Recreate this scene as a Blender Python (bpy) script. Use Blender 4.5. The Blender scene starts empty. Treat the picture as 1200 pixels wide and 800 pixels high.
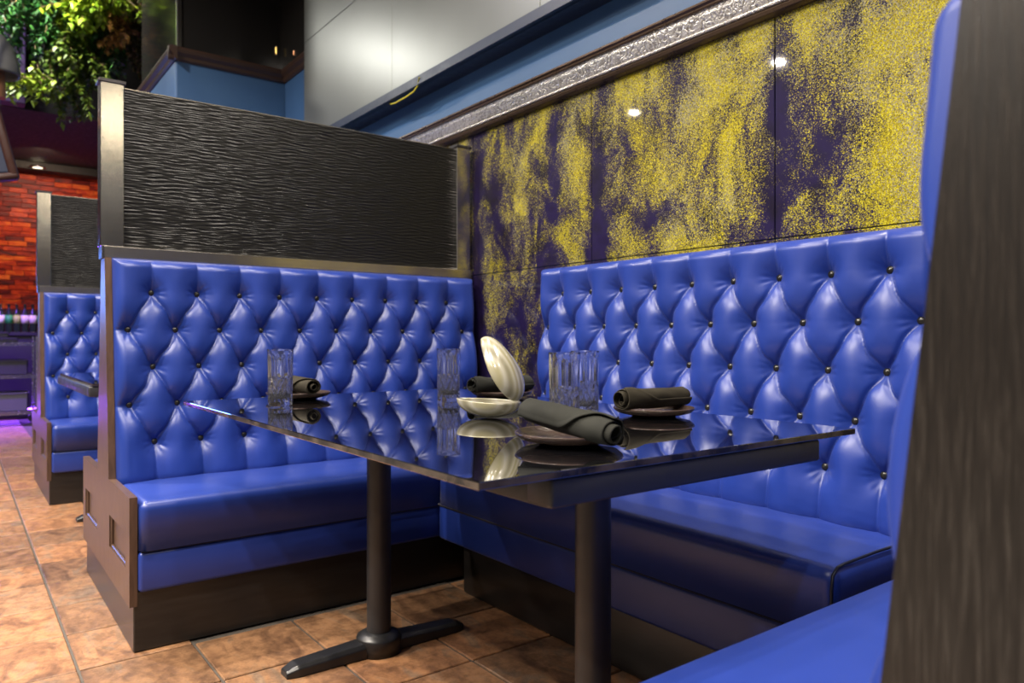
import bpy, bmesh, math, random
import numpy as np
from mathutils import Vector, Matrix, Euler

random.seed(7); np.random.seed(7)
scene = bpy.context.scene
COL = scene.collection
PI = math.pi

# ------------------------------------------------------------------ camera
cam_d = bpy.data.cameras.new('camera'); cam = bpy.data.objects.new('camera', cam_d); COL.objects.link(cam)
cam.location = (0, 0, 0.95)
cam.rotation_euler = (PI / 2, 0, math.radians(52.9))
cam_d.sensor_width = 36.0
cam_d.lens = 865.0 / 1200.0 * 36.0
cam_d.shift_y = -4.0 / 1200.0
cam_d.clip_start = 0.02
cam_d.dof.use_dof = True
cam_d.dof.focus_distance = 1.75
cam_d.dof.aperture_fstop = 4.0
scene.camera = cam

# ------------------------------------------------------------------ colour management, world
vs = scene.view_settings
vs.view_transform = 'Standard'; vs.look = 'None'; vs.gamma = 1.0; vs.use_curve_mapping = False
vs.exposure = 0.0
world = bpy.data.worlds.new('world'); scene.world = world; world.use_nodes = True
bgn = world.node_tree.nodes['Background']
bgn.inputs[0].default_value = (0.95, 0.92, 0.90, 1); bgn.inputs[1].default_value = 0.18

# ------------------------------------------------------------------ ceiling lamps of the room
CEIL = 4.2
def spot_disk(x, y, z, power, size=0.12, color=(1, 0.9, 0.78), spread=150, name='downlight_lamp', aim=None):
    l = bpy.data.lights.new(name, 'AREA'); l.shape = 'DISK'; l.size = size; l.energy = power; l.color = color
    l.spread = math.radians(spread)
    o = bpy.data.objects.new(name, l); COL.objects.link(o); o.location = (x, y, z)
    if aim is not None:
        d = Vector(aim) - Vector((x, y, z)); o.rotation_euler = d.to_track_quat('-Z', 'Y').to_euler()
    return o
# downlights over the aisle and the booth (their reflections stand as bright dots in the glitter wall)
for (x, y, p) in [(-7.36, -3.78, 70), (-5.0, -3.71, 85), (-7.6, -5.54, 40), (-7.47, -8.03, 40), (-5.24, -7.87, 40), (-7.97, -10.5, 40), (-3.0, -2.6, 105), (-4.4, -0.7, 110), (-2.3, -1.9, 130),
                  (-2.7, -4.3, 70), (-1.0, -3.0, 80), (-1.1, -0.9, 70), (0.4, -1.6, 50), (0.9, 0.6, 28),
                  (-2.0, 0.70, 34), (-0.6, 1.5, 50)]:
    spot_disk(x, y, CEIL - 0.03, p * 1.45)
spot_disk(-7.35, -0.25, CEIL - 0.12, 70, 0.42, (1, 0.97, 0.9), 180)
# violet lamps by the bar, and the wash on the red tile wall
spot_disk(-9.0, 0.0, 2.6, 80, 0.2, (0.26, 0.07, 1.0), 80, aim=(-9.7, 0.5, 0.0))
spot_disk(-5.0, -0.9, CEIL - 0.03, 26, 0.2, (0.25, 0.35, 1.0), 140)
spot_disk(-9.6, 0.8, 3.0, 20, 0.25, (1.0, 0.72, 0.5), 150, aim=(-10.8, 0.8, 1.4))
spot_disk(2.6, 1.5, 1.85, 2.5, 0.13, (1.0, 0.6, 0.25), 170, aim=(-2.9, 0.5, 1.3))
spot_disk(2.6, 1.3, 3.2, 2.6, 0.26, (1.0, 0.82, 0.55), 170, aim=(-2.9, 0.5, 1.5))
spot_disk(-10.0, -1.5, 1.55, 16, 0.7, (0.12, 0.30, 1.0), 110, aim=(0, -1.2, 1.4))
spot_disk(-6.6, 0.1, CEIL - 0.03, 45, 0.15, (1.0, 0.95, 0.8), 120, aim=(-7.5, 0.9, 3.4))

# ------------------------------------------------------------------ material helpers
class N:
    def __init__(s, name):
        s.m = bpy.data.materials.new(name); s.m.use_nodes = True
        s.t = s.m.node_tree; s.b = s.t.nodes['Principled BSDF']
    def new(s, kind, **kw):
        n = s.t.nodes.new(kind)
        for k, v in kw.items():
            if k in n.inputs.keys(): n.inputs[k].default_value = v
            else: setattr(n, k, v)
        return n
    def link(s, a, b): s.t.links.new(a, b)
    def set(s, **kw):
        for k, v in kw.items():
            k = k.replace('_', ' ')
            s.b.inputs[k].default_value = v
        return s
    def coord(s, which='Object', scale=(1, 1, 1), rot=(0, 0, 0)):
        if which == 'World':
            g = s.new('ShaderNodeNewGeometry'); out = g.outputs['Position']
        else:
            g = s.new('ShaderNodeTexCoord'); out = g.outputs[which]
        mp = s.new('ShaderNodeMapping'); mp.inputs['Scale'].default_value = scale; mp.inputs['Rotation'].default_value = rot
        s.link(out, mp.inputs['Vector']); return mp.outputs['Vector']
    def noise(s, vec, scale=5, detail=4, rough=0.55, dist=0.0):
        n = s.new('ShaderNodeTexNoise'); n.inputs['Scale'].default_value = scale; n.inputs['Detail'].default_value = detail
        n.inputs['Roughness'].default_value = rough; n.inputs['Distortion'].default_value = dist
        s.link(vec, n.inputs['Vector']); return n.outputs['Fac']
    def ramp(s, fac, stops):
        r = s.new('ShaderNodeValToRGB'); el = r.color_ramp.elements
        while len(el) < len(stops): el.new(0.5)
        for e, (p, c) in zip(el, stops):
            e.position = p; e.color = c if len(c) == 4 else (*c, 1)
        s.link(fac, r.inputs['Fac']); return r.outputs['Color']
    def mix(s, fac, a, b, blend='MIX'):
        n = s.new('ShaderNodeMix', data_type='RGBA', blend_type=blend)
        for sock, v in ((n.inputs[0], fac), (n.inputs[6], a), (n.inputs[7], b)):
            if isinstance(v, (int, float)): sock.default_value = v
            elif isinstance(v, tuple): sock.default_value = v if len(v) == 4 else (*v, 1)
            else: s.link(v, sock)
        return n.outputs[2]
    def math(s, op, a, b=0.0, clamp=False):
        n = s.new('ShaderNodeMath', operation=op, use_clamp=clamp)
        for i, v in enumerate((a, b)):
            if isinstance(v, (int, float)): n.inputs[i].default_value = v
            else: s.link(v, n.inputs[i])
        return n.outputs[0]
    def bump(s, h, strength=0.3, dist=0.01):
        n = s.new('ShaderNodeBump'); n.inputs['Strength'].default_value = strength; n.inputs['Distance'].default_value = dist
        s.link(h, n.inputs['Height']); s.link(n.outputs['Normal'], s.b.inputs['Normal'])
    def color(s, sock): s.link(sock, s.b.inputs['Base Color'])
    def rough(s, sock): s.link(sock, s.b.inputs['Roughness'])

def plain(name, col, rough=0.5, metal=0.0, spec=0.5, coat=0.0):
    n = N(name); n.set(Base_Color=(*col, 1), Roughness=rough, Metallic=metal)
    n.b.inputs['Specular IOR Level'].default_value = spec; n.b.inputs['Coat Weight'].default_value = coat
    v = n.coord('Object'); f = n.noise(v, 30, 3)
    n.rough(n.ramp(f, [(0.3, (rough * 0.85,) * 3), (0.7, (min(1, rough * 1.15),) * 3)]))
    return n.m

M = {}
def build_materials():
    # blue leather
    n = N('blue_leather'); v = n.coord('Object')
    f = n.noise(v, 6, 3)
    n.color(n.ramp(f, [(0.3, (0.009, 0.030, 0.205)), (0.7, (0.014, 0.037, 0.24))]))
    n.set(Roughness=0.36); n.b.inputs['Specular IOR Level'].default_value = 0.55; n.b.inputs['Sheen Weight'].default_value = 0.08; n.b.inputs['Sheen Roughness'].default_value = 0.35; n.b.inputs['Sheen Tint'].default_value = (0.8, 0.75, 1.0, 1)
    g = n.noise(v, 420, 3, 0.6); n.bump(g, 0.10, 0.002); M['leather'] = n.m
    M['piping'] = plain('dark_piping', (0.006, 0.008, 0.02), 0.45)
    M['button'] = plain('black_button', (0.012, 0.012, 0.010), 0.3)
    # brown wood of the end boards
    n = N('brown_wood'); v = n.coord('Object', (6, 6, 1.0)); f = n.noise(v, 9, 6, 0.65, 0.6)
    n.color(n.ramp(f, [(0.25, (0.040, 0.022, 0.014)), (0.6, (0.088, 0.050, 0.034)), (0.8, (0.125, 0.078, 0.055))]))
    n.set(Roughness=0.34); n.bump(f, 0.12, 0.003); M['wood'] = n.m
    n = N('black_brushed_wood'); v = n.coord('Object', (30, 30, 1.2)); f = n.noise(v, 10, 7, 0.7, 0.3)
    n.color(n.ramp(f, [(0.3, (0.005, 0.004, 0.0035)), (0.52, (0.016, 0.013, 0.011)), (0.72, (0.050, 0.043, 0.037))]))
    n.rough(n.ramp(f, [(0.3, (0.34,) * 3), (0.8, (0.22,) * 3)])); n.bump(f, 0.35, 0.002); M['darkwood'] = n.m
    n = N('black_kick_laminate'); v = n.coord('Object', (1, 1, 8)); f = n.noise(v, 6, 4)
    n.color(n.ramp(f, [(0.3, (0.010, 0.009, 0.0085)), (0.7, (0.020, 0.018, 0.017))])); n.set(Roughness=0.3); M['kick'] = n.m
    # steel
    n = N('brushed_steel'); v = n.coord('Object', (2, 2, 260)); f = n.noise(v, 3, 3)
    n.color(n.ramp(f, [(0.3, (0.62, 0.60, 0.56)), (0.7, (0.78, 0.75, 0.70))])); n.set(Metallic=1.0, Roughness=0.17)
    n.bump(f, 0.05, 0.001); M['steel'] = n.m
    n = N('brushed_steel_rail'); v = n.coord('Object', (260, 2, 260)); f = n.noise(v, 1, 3)
    n.color(n.ramp(f, [(0.3, (0.60, 0.56, 0.50)), (0.7, (0.76, 0.71, 0.64))])); n.set(Metallic=1.0, Roughness=0.22)
    M['steel_rail'] = n.m
    M['cap'] = plain('dark_steel_cap', (0.10, 0.095, 0.10), 0.3, 0.8)
    n = N('black_ripple_panel'); v = n.coord('Object', (1, 2.5, 30)); f = n.noise(v, 8, 4)
    n.color(n.ramp(f, [(0.3, (0.004, 0.004, 0.0038)), (0.7, (0.010, 0.0096, 0.009))])); n.set(Roughness=0.33); n.b.inputs['Specular IOR Level'].default_value = 0.36
    n.bump(f, 0.3, 0.002); M['ripple'] = n.m
    # floor
    n = N('slate_tile'); v = n.coord('World'); info = n.new('ShaderNodeObjectInfo')
    add = n.new('ShaderNodeVectorMath', operation='ADD'); sc = n.new('ShaderNodeVectorMath', operation='SCALE')
    comb = n.new('ShaderNodeCombineXYZ')
    for i in range(3): n.link(info.outputs['Random'], comb.inputs[i])
    sc.inputs['Scale'].default_value = 37.0; n.link(comb.outputs[0], sc.inputs[0])
    n.link(v, add.inputs[0]); n.link(sc.outputs[0], add.inputs[1])
    mp = n.new('ShaderNodeMapping'); mp.inputs['Scale'].default_value = (1.0, 2.2, 1); mp.inputs['Rotation'].default_value = (0, 0, 0.5)
    n.link(add.outputs[0], mp.inputs['Vector'])
    f1 = n.noise(mp.outputs[0], 4.5, 7, 0.62, 0.9); f2 = n.noise(add.outputs[0], 24, 6, 0.7)
    c1 = n.ramp(f1, [(0.28, (0.10, 0.052, 0.030)), (0.42, (0.22, 0.120, 0.066)), (0.54, (0.33, 0.185, 0.098)), (0.64, (0.22, 0.155, 0.11)), (0.8, (0.38, 0.26, 0.165))])
    c2 = n.ramp(f2, [(0.36, (0.38, 0.35, 0.32)), (0.58, (1.0, 1.0, 1.0))])
    c = n.mix(0.75, c1, c2, 'MULTIPLY')
    tint = n.ramp(info.outputs['Random'], [(0.0, (0.72, 0.68, 0.64)), (0.5, (1.0, 0.93, 0.85)), (1.0, (1.18, 1.0, 0.82))])
    n.color(n.mix(1.0, c, tint, 'MULTIPLY')); n.rough(n.ramp(f2, [(0.3, (0.55,) * 3), (0.7, (0.34,) * 3)]))
    h = n.math('ADD', n.math('MULTIPLY', f1, 1.5), f2); n.bump(h, 0.28, 0.006); M['tile'] = n.m
    M['grout'] = plain('grey_grout', (0.075, 0.062, 0.05), 0.8)
    # walls
    n = N('blue_paint'); v = n.coord('World'); f = n.noise(v, 3, 4)
    n.color(n.ramp(f, [(0.3, (0.040, 0.105, 0.235)), (0.7, (0.050, 0.125, 0.27))])); n.set(Roughness=0.45)
    n.bump(n.noise(v, 180, 2), 0.05, 0.002); M['bluepaint'] = n.m
    M['navy'] = plain('navy_trim_paint', (0.012, 0.020, 0.045), 0.4)
    M['ceil'] = plain('black_ceiling_paint', (0.010, 0.009, 0.009), 0.7)
    M['brownceil'] = plain('dark_brown_soffit_paint', (0.006, 0.005, 0.0045), 0.65)
    n = N('grey_gloss_panel'); v = n.coord('World'); f = n.noise(v, 1.5, 2)
    n.color(n.ramp(f, [(0.3, (0.17, 0.18, 0.17)), (0.7, (0.20, 0.21, 0.20))])); n.set(Roughness=0.33); n.b.inputs['Metallic'].default_value = 0.6
    M['gloss'] = n.m
    M['darkglass'] = plain('dark_smoked_glass', (0.020, 0.019, 0.018), 0.12)
    M['brownmould'] = plain('dark_brown_moulding', (0.050, 0.028, 0.020), 0.35)
    # glitter art wall
    n = N('yellow_violet_glitter_panel')
    v = n.coord('World')
    vs_ = n.coord('World', (1.25, 1, 0.8), (0, 0.45, 0))
    d1 = n.noise(vs_, 5.4, 6, 0.6, 0.9)
    vg = n.coord('World', (1.9, 1, 0.7), (0, 0.2, 0)); d2 = n.noise(vg, 3.2, 3, 0.5, 0.3)
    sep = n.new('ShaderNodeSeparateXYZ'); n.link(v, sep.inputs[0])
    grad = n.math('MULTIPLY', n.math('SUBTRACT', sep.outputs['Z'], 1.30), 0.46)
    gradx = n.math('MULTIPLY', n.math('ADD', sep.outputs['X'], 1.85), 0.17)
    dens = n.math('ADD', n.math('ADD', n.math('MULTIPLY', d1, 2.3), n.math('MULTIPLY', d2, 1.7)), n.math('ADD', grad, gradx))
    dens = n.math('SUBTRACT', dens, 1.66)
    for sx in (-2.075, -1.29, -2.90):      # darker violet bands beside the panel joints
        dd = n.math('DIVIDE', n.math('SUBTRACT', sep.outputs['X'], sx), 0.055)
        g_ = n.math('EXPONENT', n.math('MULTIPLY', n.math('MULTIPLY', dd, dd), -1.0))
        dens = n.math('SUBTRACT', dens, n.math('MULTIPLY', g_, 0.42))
    vor = n.new('ShaderNodeTexVoronoi'); vor.inputs['Scale'].default_value = 370; n.link(v, vor.inputs['Vector'])
    rs = n.new('ShaderNodeSeparateColor'); n.link(vor.outputs['Color'], rs.inputs[0])
    cmp_ = n.new('ShaderNodeMapRange'); cmp_.inputs['From Min'].default_value = -0.22; cmp_.inputs['From Max'].default_value = 0.22
    n.link(n.math('SUBTRACT', n.math('MULTIPLY', dens, 1.1), n.math('ADD', n.math('MULTIPLY', rs.outputs[0], 0.85), 0.10)), cmp_.inputs['Value'])
    wn = n.noise(n.coord('World', (1.6, 1, 1.0), (0, 0.6, 0)), 4.2, 3, 0.5, 0.4)
    wht = n.math('GREATER_THAN', n.math('SUBTRACT', n.math('MULTIPLY', wn, 1.9), rs.outputs[1]), 0.62)
    violet = n.ramp(n.noise(v, 7, 3), [(0.3, (0.006, 0.0035, 0.010)), (0.55, (0.012, 0.007, 0.042)), (0.75, (0.008, 0.006, 0.012))])
    yel = n.ramp(rs.outputs[2], [(0.0, (0.13, 0.10, 0.005)), (0.6, (0.34, 0.285, 0.006)), (0.95, (0.52, 0.46, 0.03))])
    yel2 = n.mix(n.math('MULTIPLY', wht, 0.75), yel, (0.20, 0.19, 0.16, 1))
    c = n.mix(cmp_.outputs[0], violet, yel2)
    n.color(c); n.set(Roughness=0.5); n.b.inputs['Specular IOR Level'].default_value = 0.1; n.b.inputs['Coat Weight'].default_value = 1.0; n.b.inputs['Coat Roughness'].default_value = 0.03
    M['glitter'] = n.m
    # ornate silver moulding
    n = N('antique_silver_relief'); v = n.coord('World', (1, 1, 1))
    a = n.noise(v, 70, 4, 0.6, 2.6)
    w = n.new('ShaderNodeTexWave', wave_type='RINGS', rings_direction='SPHERICAL'); w.inputs['Scale'].default_value = 16; w.inputs['Distortion'].default_value = 14
    w.inputs['Detail'].default_value = 3; w.inputs['Detail Scale'].default_value = 2.2
    n.link(v, w.inputs['Vector'])
    h = n.math('ADD', n.math('MULTIPLY', w.outputs['Fac'], 0.8), a)
    n.color(n.ramp(h, [(0.3, (0.20, 0.165, 0.135)), (0.55, (0.50, 0.47, 0.43)), (0.9, (0.78, 0.75, 0.70))]))
    n.set(Metallic=0.85, Roughness=0.34); n.bump(h, 0.5, 0.0035); M['relief'] = n.m
    M['bead'] = plain('bronze_bead', (0.10, 0.066, 0.045), 0.3, 0.7)
    # table
    n = N('black_glass_top'); n.set(Base_Color=(0.004, 0.004, 0.005, 1), Roughness=0.015); n.b.inputs['Specular IOR Level'].default_value = 0.9
    n.b.inputs['IOR'].default_value = 1.6
    n.b.inputs['Coat Weight'].default_value = 1.0; n.b.inputs['Coat IOR'].default_value = 1.6; n.b.inputs['Coat Roughness'].default_value = 0.01
    v = n.coord('Object'); f = n.noise(v, 60, 2); n.rough(n.ramp(f, [(0.4, (0.012,) * 3), (0.7, (0.03,) * 3)])); M['tglass'] = n.m
    n = N('table_glass_edge'); v = n.coord('Object'); f = n.noise(v, 14, 3)
    n.color(n.ramp(f, [(0.4, (0.012, 0.010, 0.010)), (0.62, (0.08, 0.06, 0.045))])); n.set(Roughness=0.12); M['tedge'] = n.m
    M['frame'] = plain('black_powder_coat', (0.022, 0.022, 0.024), 0.42)
    M['iron'] = plain('black_cast_iron', (0.011, 0.011, 0.012), 0.38)
    # tableware
    n = N('crystal'); n.set(Base_Color=(1, 1, 1, 1), Roughness=0.0); n.b.inputs['Transmission Weight'].default_value = 0.994; n.b.inputs['IOR'].default_value = 1.56
    v = n.coord('Object'); f = n.noise(v, 5, 1); n.rough(n.ramp(f, [(0.0, (0.0,) * 3), (1.0, (0.02,) * 3)])); M['crystal'] = n.m
    n = N('charcoal_linen'); v = n.coord('Object'); f = n.noise(v, 500, 2)
    n.color(n.ramp(n.noise(v, 20, 3), [(0.3, (0.016, 0.0165, 0.0145)), (0.7, (0.024, 0.0245, 0.021))])); n.set(Roughness=0.85)
    n.b.inputs['Specular IOR Level'].default_value = 0.12; n.bump(f, 0.25, 0.001); M['linen'] = n.m
    n = N('taupe_linen'); v = n.coord('Object'); f = n.noise(v, 500, 2)
    n.color(n.ramp(n.noise(v, 20, 3), [(0.3, (0.021, 0.018, 0.0125)), (0.7, (0.030, 0.026, 0.018))])); n.set(Roughness=0.85)
    n.b.inputs['Specular IOR Level'].default_value = 0.12; n.bump(f, 0.25, 0.001); M['linen2'] = n.m
    n = N('dark_brown_glaze'); v = n.coord('Object'); f = n.noise(v, 18, 5)
    n.color(n.ramp(f, [(0.3, (0.020, 0.013, 0.011)), (0.7, (0.052, 0.034, 0.028))])); n.set(Roughness=0.22); M['glaze'] = n.m
    n = N('pearl_shell'); v = n.coord('Object', (1, 1, 1)); w = n.new('ShaderNodeTexWave', wave_type='BANDS', bands_direction='Y')
    w.inputs['Scale'].default_value = 9; w.inputs['Distortion'].default_value = 1.2; w.inputs['Detail'].default_value = 2
    n.link(v, w.inputs['Vector'])
    n.color(n.ramp(w.outputs['Fac'], [(0.0, (0.19, 0.175, 0.12)), (0.35, (0.29, 0.275, 0.21)), (0.7, (0.34, 0.325, 0.27)), (1.0, (0.25, 0.23, 0.14))]))
    n.set(Roughness=0.22); n.b.inputs['Coat Weight'].default_value = 0.6; n.bump(n.noise(v, 60, 3), 0.15, 0.002); M['pearl'] = n.m
    n = N('pearl_shell_inside'); v = n.coord('Object'); f = n.noise(v, 40, 3)
    n.color(n.ramp(f, [(0.3, (0.50, 0.48, 0.40)), (0.7, (0.72, 0.70, 0.62))])); n.set(Roughness=0.25); M['pearl_in'] = n.m
    # background
    n = N('red_glass_tile'); v = n.coord('World', (1, 3, 14)); info = n.new('ShaderNodeObjectInfo'); f = n.noise(v, 2.4, 4, 0.6, 0.4)
    k = n.math('ADD', n.math('MULTIPLY', f, 0.75), n.math('MULTIPLY', info.outputs['Random'], 0.35))
    n.color(n.ramp(k, [(0.30, (0.03, 0.002, 0.004)), (0.48, (0.20, 0.009, 0.005)), (0.62, (0.50, 0.04, 0.007)), (0.82, (0.75, 0.17, 0.02))]))
    n.set(Roughness=0.5); n.b.inputs['Specular IOR Level'].default_value = 0.25; M['redtile'] = n.m
    M['redwall'] = plain('dark_red_backing', (0.06, 0.006, 0.005), 0.6)
    M['barfront'] = plain('grey_bar_front', (0.022, 0.022, 0.028), 0.4)
    M['chrome'] = plain('chrome_wire', (0.5, 0.5, 0.52), 0.25, 1.0)
    M['blackplastic'] = plain('black_plastic', (0.018, 0.018, 0.022), 0.4)
    M['greyplastic'] = plain('grey_plastic', (0.06, 0.06, 0.07), 0.45)
    M['led'] = N('violet_led').m
    b = M['led'].node_tree.nodes['Principled BSDF']; b.inputs['Emission Color'].default_value = (0.25, 0.06, 1, 1); b.inputs['Emission Strength'].default_value = 60
    M['lampglow'] = N('lamp_glow').m
    b = M['lampglow'].node_tree.nodes['Principled BSDF']; b.inputs['Emission Color'].default_value = (1.0, 0.82, 0.55, 1); b.inputs['Emission Strength'].default_value = 4
    M['ledwhite'] = N('violet_white_lamp_glow').m
    b = M['ledwhite'].node_tree.nodes['Principled BSDF']; b.inputs['Emission Color'].default_value = (0.62, 0.55, 1.0, 1); b.inputs['Emission Strength'].default_value = 5
    M['yellow'] = plain('yellow_cable', (0.55, 0.48, 0.02), 0.45)
    M['brass'] = plain('brass', (0.6, 0.42, 0.12), 0.3, 1.0)
    M['lightshaft'] = plain('violet_light_shaft', (0.045, 0.022, 0.085), 0.5)  # violet of a light beam, put into a solid colour
    M['greyshade'] = plain('grey_lamp_shade', (0.13, 0.13, 0.12), 0.5)
    M['copper'] = plain('copper', (0.50, 0.24, 0.12), 0.35, 0.8)
    M['signwood'] = plain('red_brown_wood', (0.035, 0.013, 0.009), 0.35)
    M['signblue'] = plain('slate_blue_board', (0.012, 0.018, 0.04), 0.4)
    M['bark'] = plain('brown_vine_stem', (0.10, 0.06, 0.025), 0.7)
    for nm, cols in {'leaf_green': ((0.006, 0.030, 0.007), (0.018, 0.090, 0.020), (0.06, 0.20, 0.03)),
                     'leaf_lime': ((0.06, 0.14, 0.006), (0.19, 0.31, 0.012), (0.40, 0.50, 0.03)),
                     'leaf_olive': ((0.02, 0.05, 0.006), (0.07, 0.13, 0.012), (0.19, 0.25, 0.025)),
                     'leaf_rust': ((0.10, 0.05, 0.012), (0.30, 0.16, 0.04), (0.50, 0.26, 0.10)),
                     'leaf_dark': ((0.015, 0.03, 0.008), (0.05, 0.075, 0.015), (0.20, 0.10, 0.05))}.items():
        n = N(nm); at = n.new('ShaderNodeAttribute', attribute_name='tone')
        n.color(n.ramp(at.outputs['Fac'], [(0.0, cols[0]), (0.5, cols[1]), (1.0, cols[2])])); n.set(Roughness=0.4)
        M[nm] = n.m
    for i, c in enumerate([(0.62, 0.60, 0.52), (0.03, 0.30, 0.07), (0.35, 0.42, 0.10), (0.6, 0.55, 0.45)]):
        M['label%d' % i] = plain('bottle_label_%s' % 'abcd'[i], c, 0.5)
    M['bottleglass'] = plain('dark_bottle_glass', (0.012, 0.022, 0.012), 0.08)
build_materials()

# ------------------------------------------------------------------ object helpers
def link(o, parent=None):
    COL.objects.link(o)
    if parent is not None: o.parent = parent
    return o
def obj(name, me, mat=None, parent=None, loc=None, rot=None):
    if mat is not None and not me.materials: me.materials.append(mat)
    o = bpy.data.objects.new(name, me); link(o, parent)
    if loc is not None: o.location = loc
    if rot is not None: o.rotation_euler = rot
    return o
def thing(name, label, cat, loc=(0, 0, 0), rz=0.0, group=None):
    o = bpy.data.objects.new(name, None); o.empty_display_size = 0.1; link(o)
    o.location = loc; o.rotation_euler = (0, 0, rz); tag(o, label, cat, group); return o
def tag(o, label, cat, group=None):
    o['label'] = label; o['category'] = cat
    if group: o['group'] = group
    return o
def struct(o, label=None):
    o['kind'] = 'structure'
    if label: o['label'] = label
    return o
def pyd(name, verts, faces, smooth=False):
    me = bpy.data.meshes.new(name); me.from_pydata([tuple(v) for v in verts], [], [tuple(f) for f in faces]); me.update()
    if smooth: me.polygons.foreach_set('use_smooth', [True] * len(me.polygons))
    return me
class BM:
    def __init__(s): s.bm = bmesh.new()
    def box(s, x0, x1, y0, y1, z0, z1, bev=0.0, seg=2):
        tmp = bmesh.new(); r = bmesh.ops.create_cube(tmp, size=1.0)
        for v in tmp.verts: v.co = Vector(((x0 + x1) / 2 + v.co.x * (x1 - x0), (y0 + y1) / 2 + v.co.y * (y1 - y0), (z0 + z1) / 2 + v.co.z * (z1 - z0)))
        if bev > 0: bmesh.ops.bevel(tmp, geom=list(tmp.edges), offset=bev, segments=seg, profile=0.5, affect='EDGES')
        s._add(tmp); return s
    def cyl(s, p0, p1, r0, r1=None, n=16, cap=True):
        r1 = r0 if r1 is None else r1; p0 = Vector(p0); p1 = Vector(p1); d = p1 - p0
        tmp = bmesh.new(); bmesh.ops.create_cone(tmp, cap_ends=cap, segments=n, radius1=r0, radius2=r1, depth=d.length)
        q = d.to_track_quat('Z', 'Y').to_matrix().to_4x4(); bmesh.ops.transform(tmp, matrix=Matrix.Translation((p0 + p1) / 2) @ q, verts=tmp.verts)
        s._add(tmp); return s
    def prism(s, poly, axis, a0, a1, bev=0.0):
        tmp = bmesh.new()
        def P(u, w, t): return {'y': (u, t, w), 'x': (t, u, w), 'z': (u, w, t)}[axis]
        A = [tmp.verts.new(P(u, w, a0)) for u, w in poly]; B = [tmp.verts.new(P(u, w, a1)) for u, w in poly]
        tmp.faces.new(A); tmp.faces.new(list(reversed(B)))
        for i in range(len(poly)): tmp.faces.new([A[i], B[i], B[(i + 1) % len(poly)], A[(i + 1) % len(poly)]])
        bmesh.ops.recalc_face_normals(tmp, faces=tmp.faces)
        if bev > 0: bmesh.ops.bevel(tmp, geom=list(tmp.edges), offset=bev, segments=2, profile=0.5, affect='EDGES')
        s._add(tmp); return s
    def _add(s, tmp):
        me = bpy.data.meshes.new('tmp'); tmp.to_mesh(me); tmp.free(); s.bm.from_mesh(me); bpy.data.meshes.remove(me)
    def mesh(s, name, smooth=False):
        me = bpy.data.meshes.new(name); bmesh.ops.recalc_face_normals(s.bm, faces=s.bm.faces); s.bm.to_mesh(me); s.bm.free()
        if smooth:
            me.polygons.foreach_set('use_smooth', [True] * len(me.polygons)); me.set_sharp_from_angle(angle=math.radians(38))
        return me
def lathe(profile, n=48, close=False):
    V = []; F = []; m = len(profile)
    for j in range(n):
        a = 2 * PI * j / n
        for r, z in profile: V.append((r * math.cos(a), r * math.sin(a), z))
    for j in range(n):
        k = (j + 1) % n
        for i in range(m - 1 if not close else m):
            i2 = (i + 1) % m
            F.append((j * m + i, k * m + i, k * m + i2, j * m + i2))
    return V, F
def tube_mesh(name, pts, r, n=8, closed=False):
    pts = [Vector(p) for p in pts]; V = []; F = []; L = len(pts); up = Vector((0, 0, 1))
    for i, p in enumerate(pts):
        a = pts[(i - 1) % L] if (closed or i > 0) else p; b = pts[(i + 1) % L] if (closed or i < L - 1) else p
        t = (b - a).normalized(); s = t.cross(up if abs(t.z) < 0.95 else Vector((1, 0, 0))).normalized(); u = s.cross(t)
        for j in range(n):
            an = 2 * PI * j / n; V.append(p + r * (math.cos(an) * s + math.sin(an) * u))
    for i in range(L if closed else L - 1):
        k = (i + 1) % L
        for j in range(n):
            j2 = (j + 1) % n; F.append((i * n + j, i * n + j2, k * n + j2, k * n + j))
    if not closed:
        F.append(tuple(range(n))); F.append(tuple((L - 1) * n + j for j in reversed(range(n))))
    return pyd(name, V, F, True)

# ------------------------------------------------------------------ floor: tiles on a grout bed
floor = struct(obj('floor', BM().box(-12.5, 3.0, -12.4, 3.2, -0.10, -0.006).mesh('floor'), M['grout']), 'brown slate tile floor with grey joints')
T = 0.312; G = 0.008
tile_meshes = []
for k in range(6):
    b = BM(); b.box(-T / 2 + G / 2, T / 2 - G / 2, -T / 2 + G / 2, T / 2 - G / 2, -0.02, 0.0, 0.0025, 1); me = b.mesh('tile'); me.materials.append(M['tile']); tile_meshes.append(me)
rt = random.Random(3)
for i in range(-27, 8):
    for j in range(-2, 5):
        x = -2.746 + (i + 0.5) * T; y = 0.285 + (j + 0.5) * T
        if x > -0.6 and j > -1: continue
        if j > 0 and (-3.35 < x < -2.55 or x < -5.0): continue
        o = obj('tile', tile_meshes[rt.randrange(6)], None, floor, (x, y, rt.uniform(-0.0012, 0.0)))
        o.rotation_euler = (rt.uniform(-.002, .002), rt.uniform(-.002, .002), 0)

# ------------------------------------------------------------------ back wall with glitter panels
WY = 1.986
wall = struct(obj('wall_back', BM().box(-5.48, 3.0, WY + 0.012, WY + 0.2, 0, CEIL).mesh('wall_back'), M['bluepaint']), 'blue painted wall behind the booth')
xs = [-3.75, -2.935, -2.112, -1.305, -0.49, 0.33, 1.15]
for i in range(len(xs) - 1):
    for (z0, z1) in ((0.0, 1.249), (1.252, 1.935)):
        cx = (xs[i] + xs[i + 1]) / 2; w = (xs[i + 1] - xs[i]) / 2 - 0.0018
        o = obj('art_panel', BM().box(-w, w, -0.006, 0.006, z0, z1, 0.0015, 1).mesh('art_panel'), M['glitter'], wall, (cx, WY + 0.006, 0))
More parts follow.
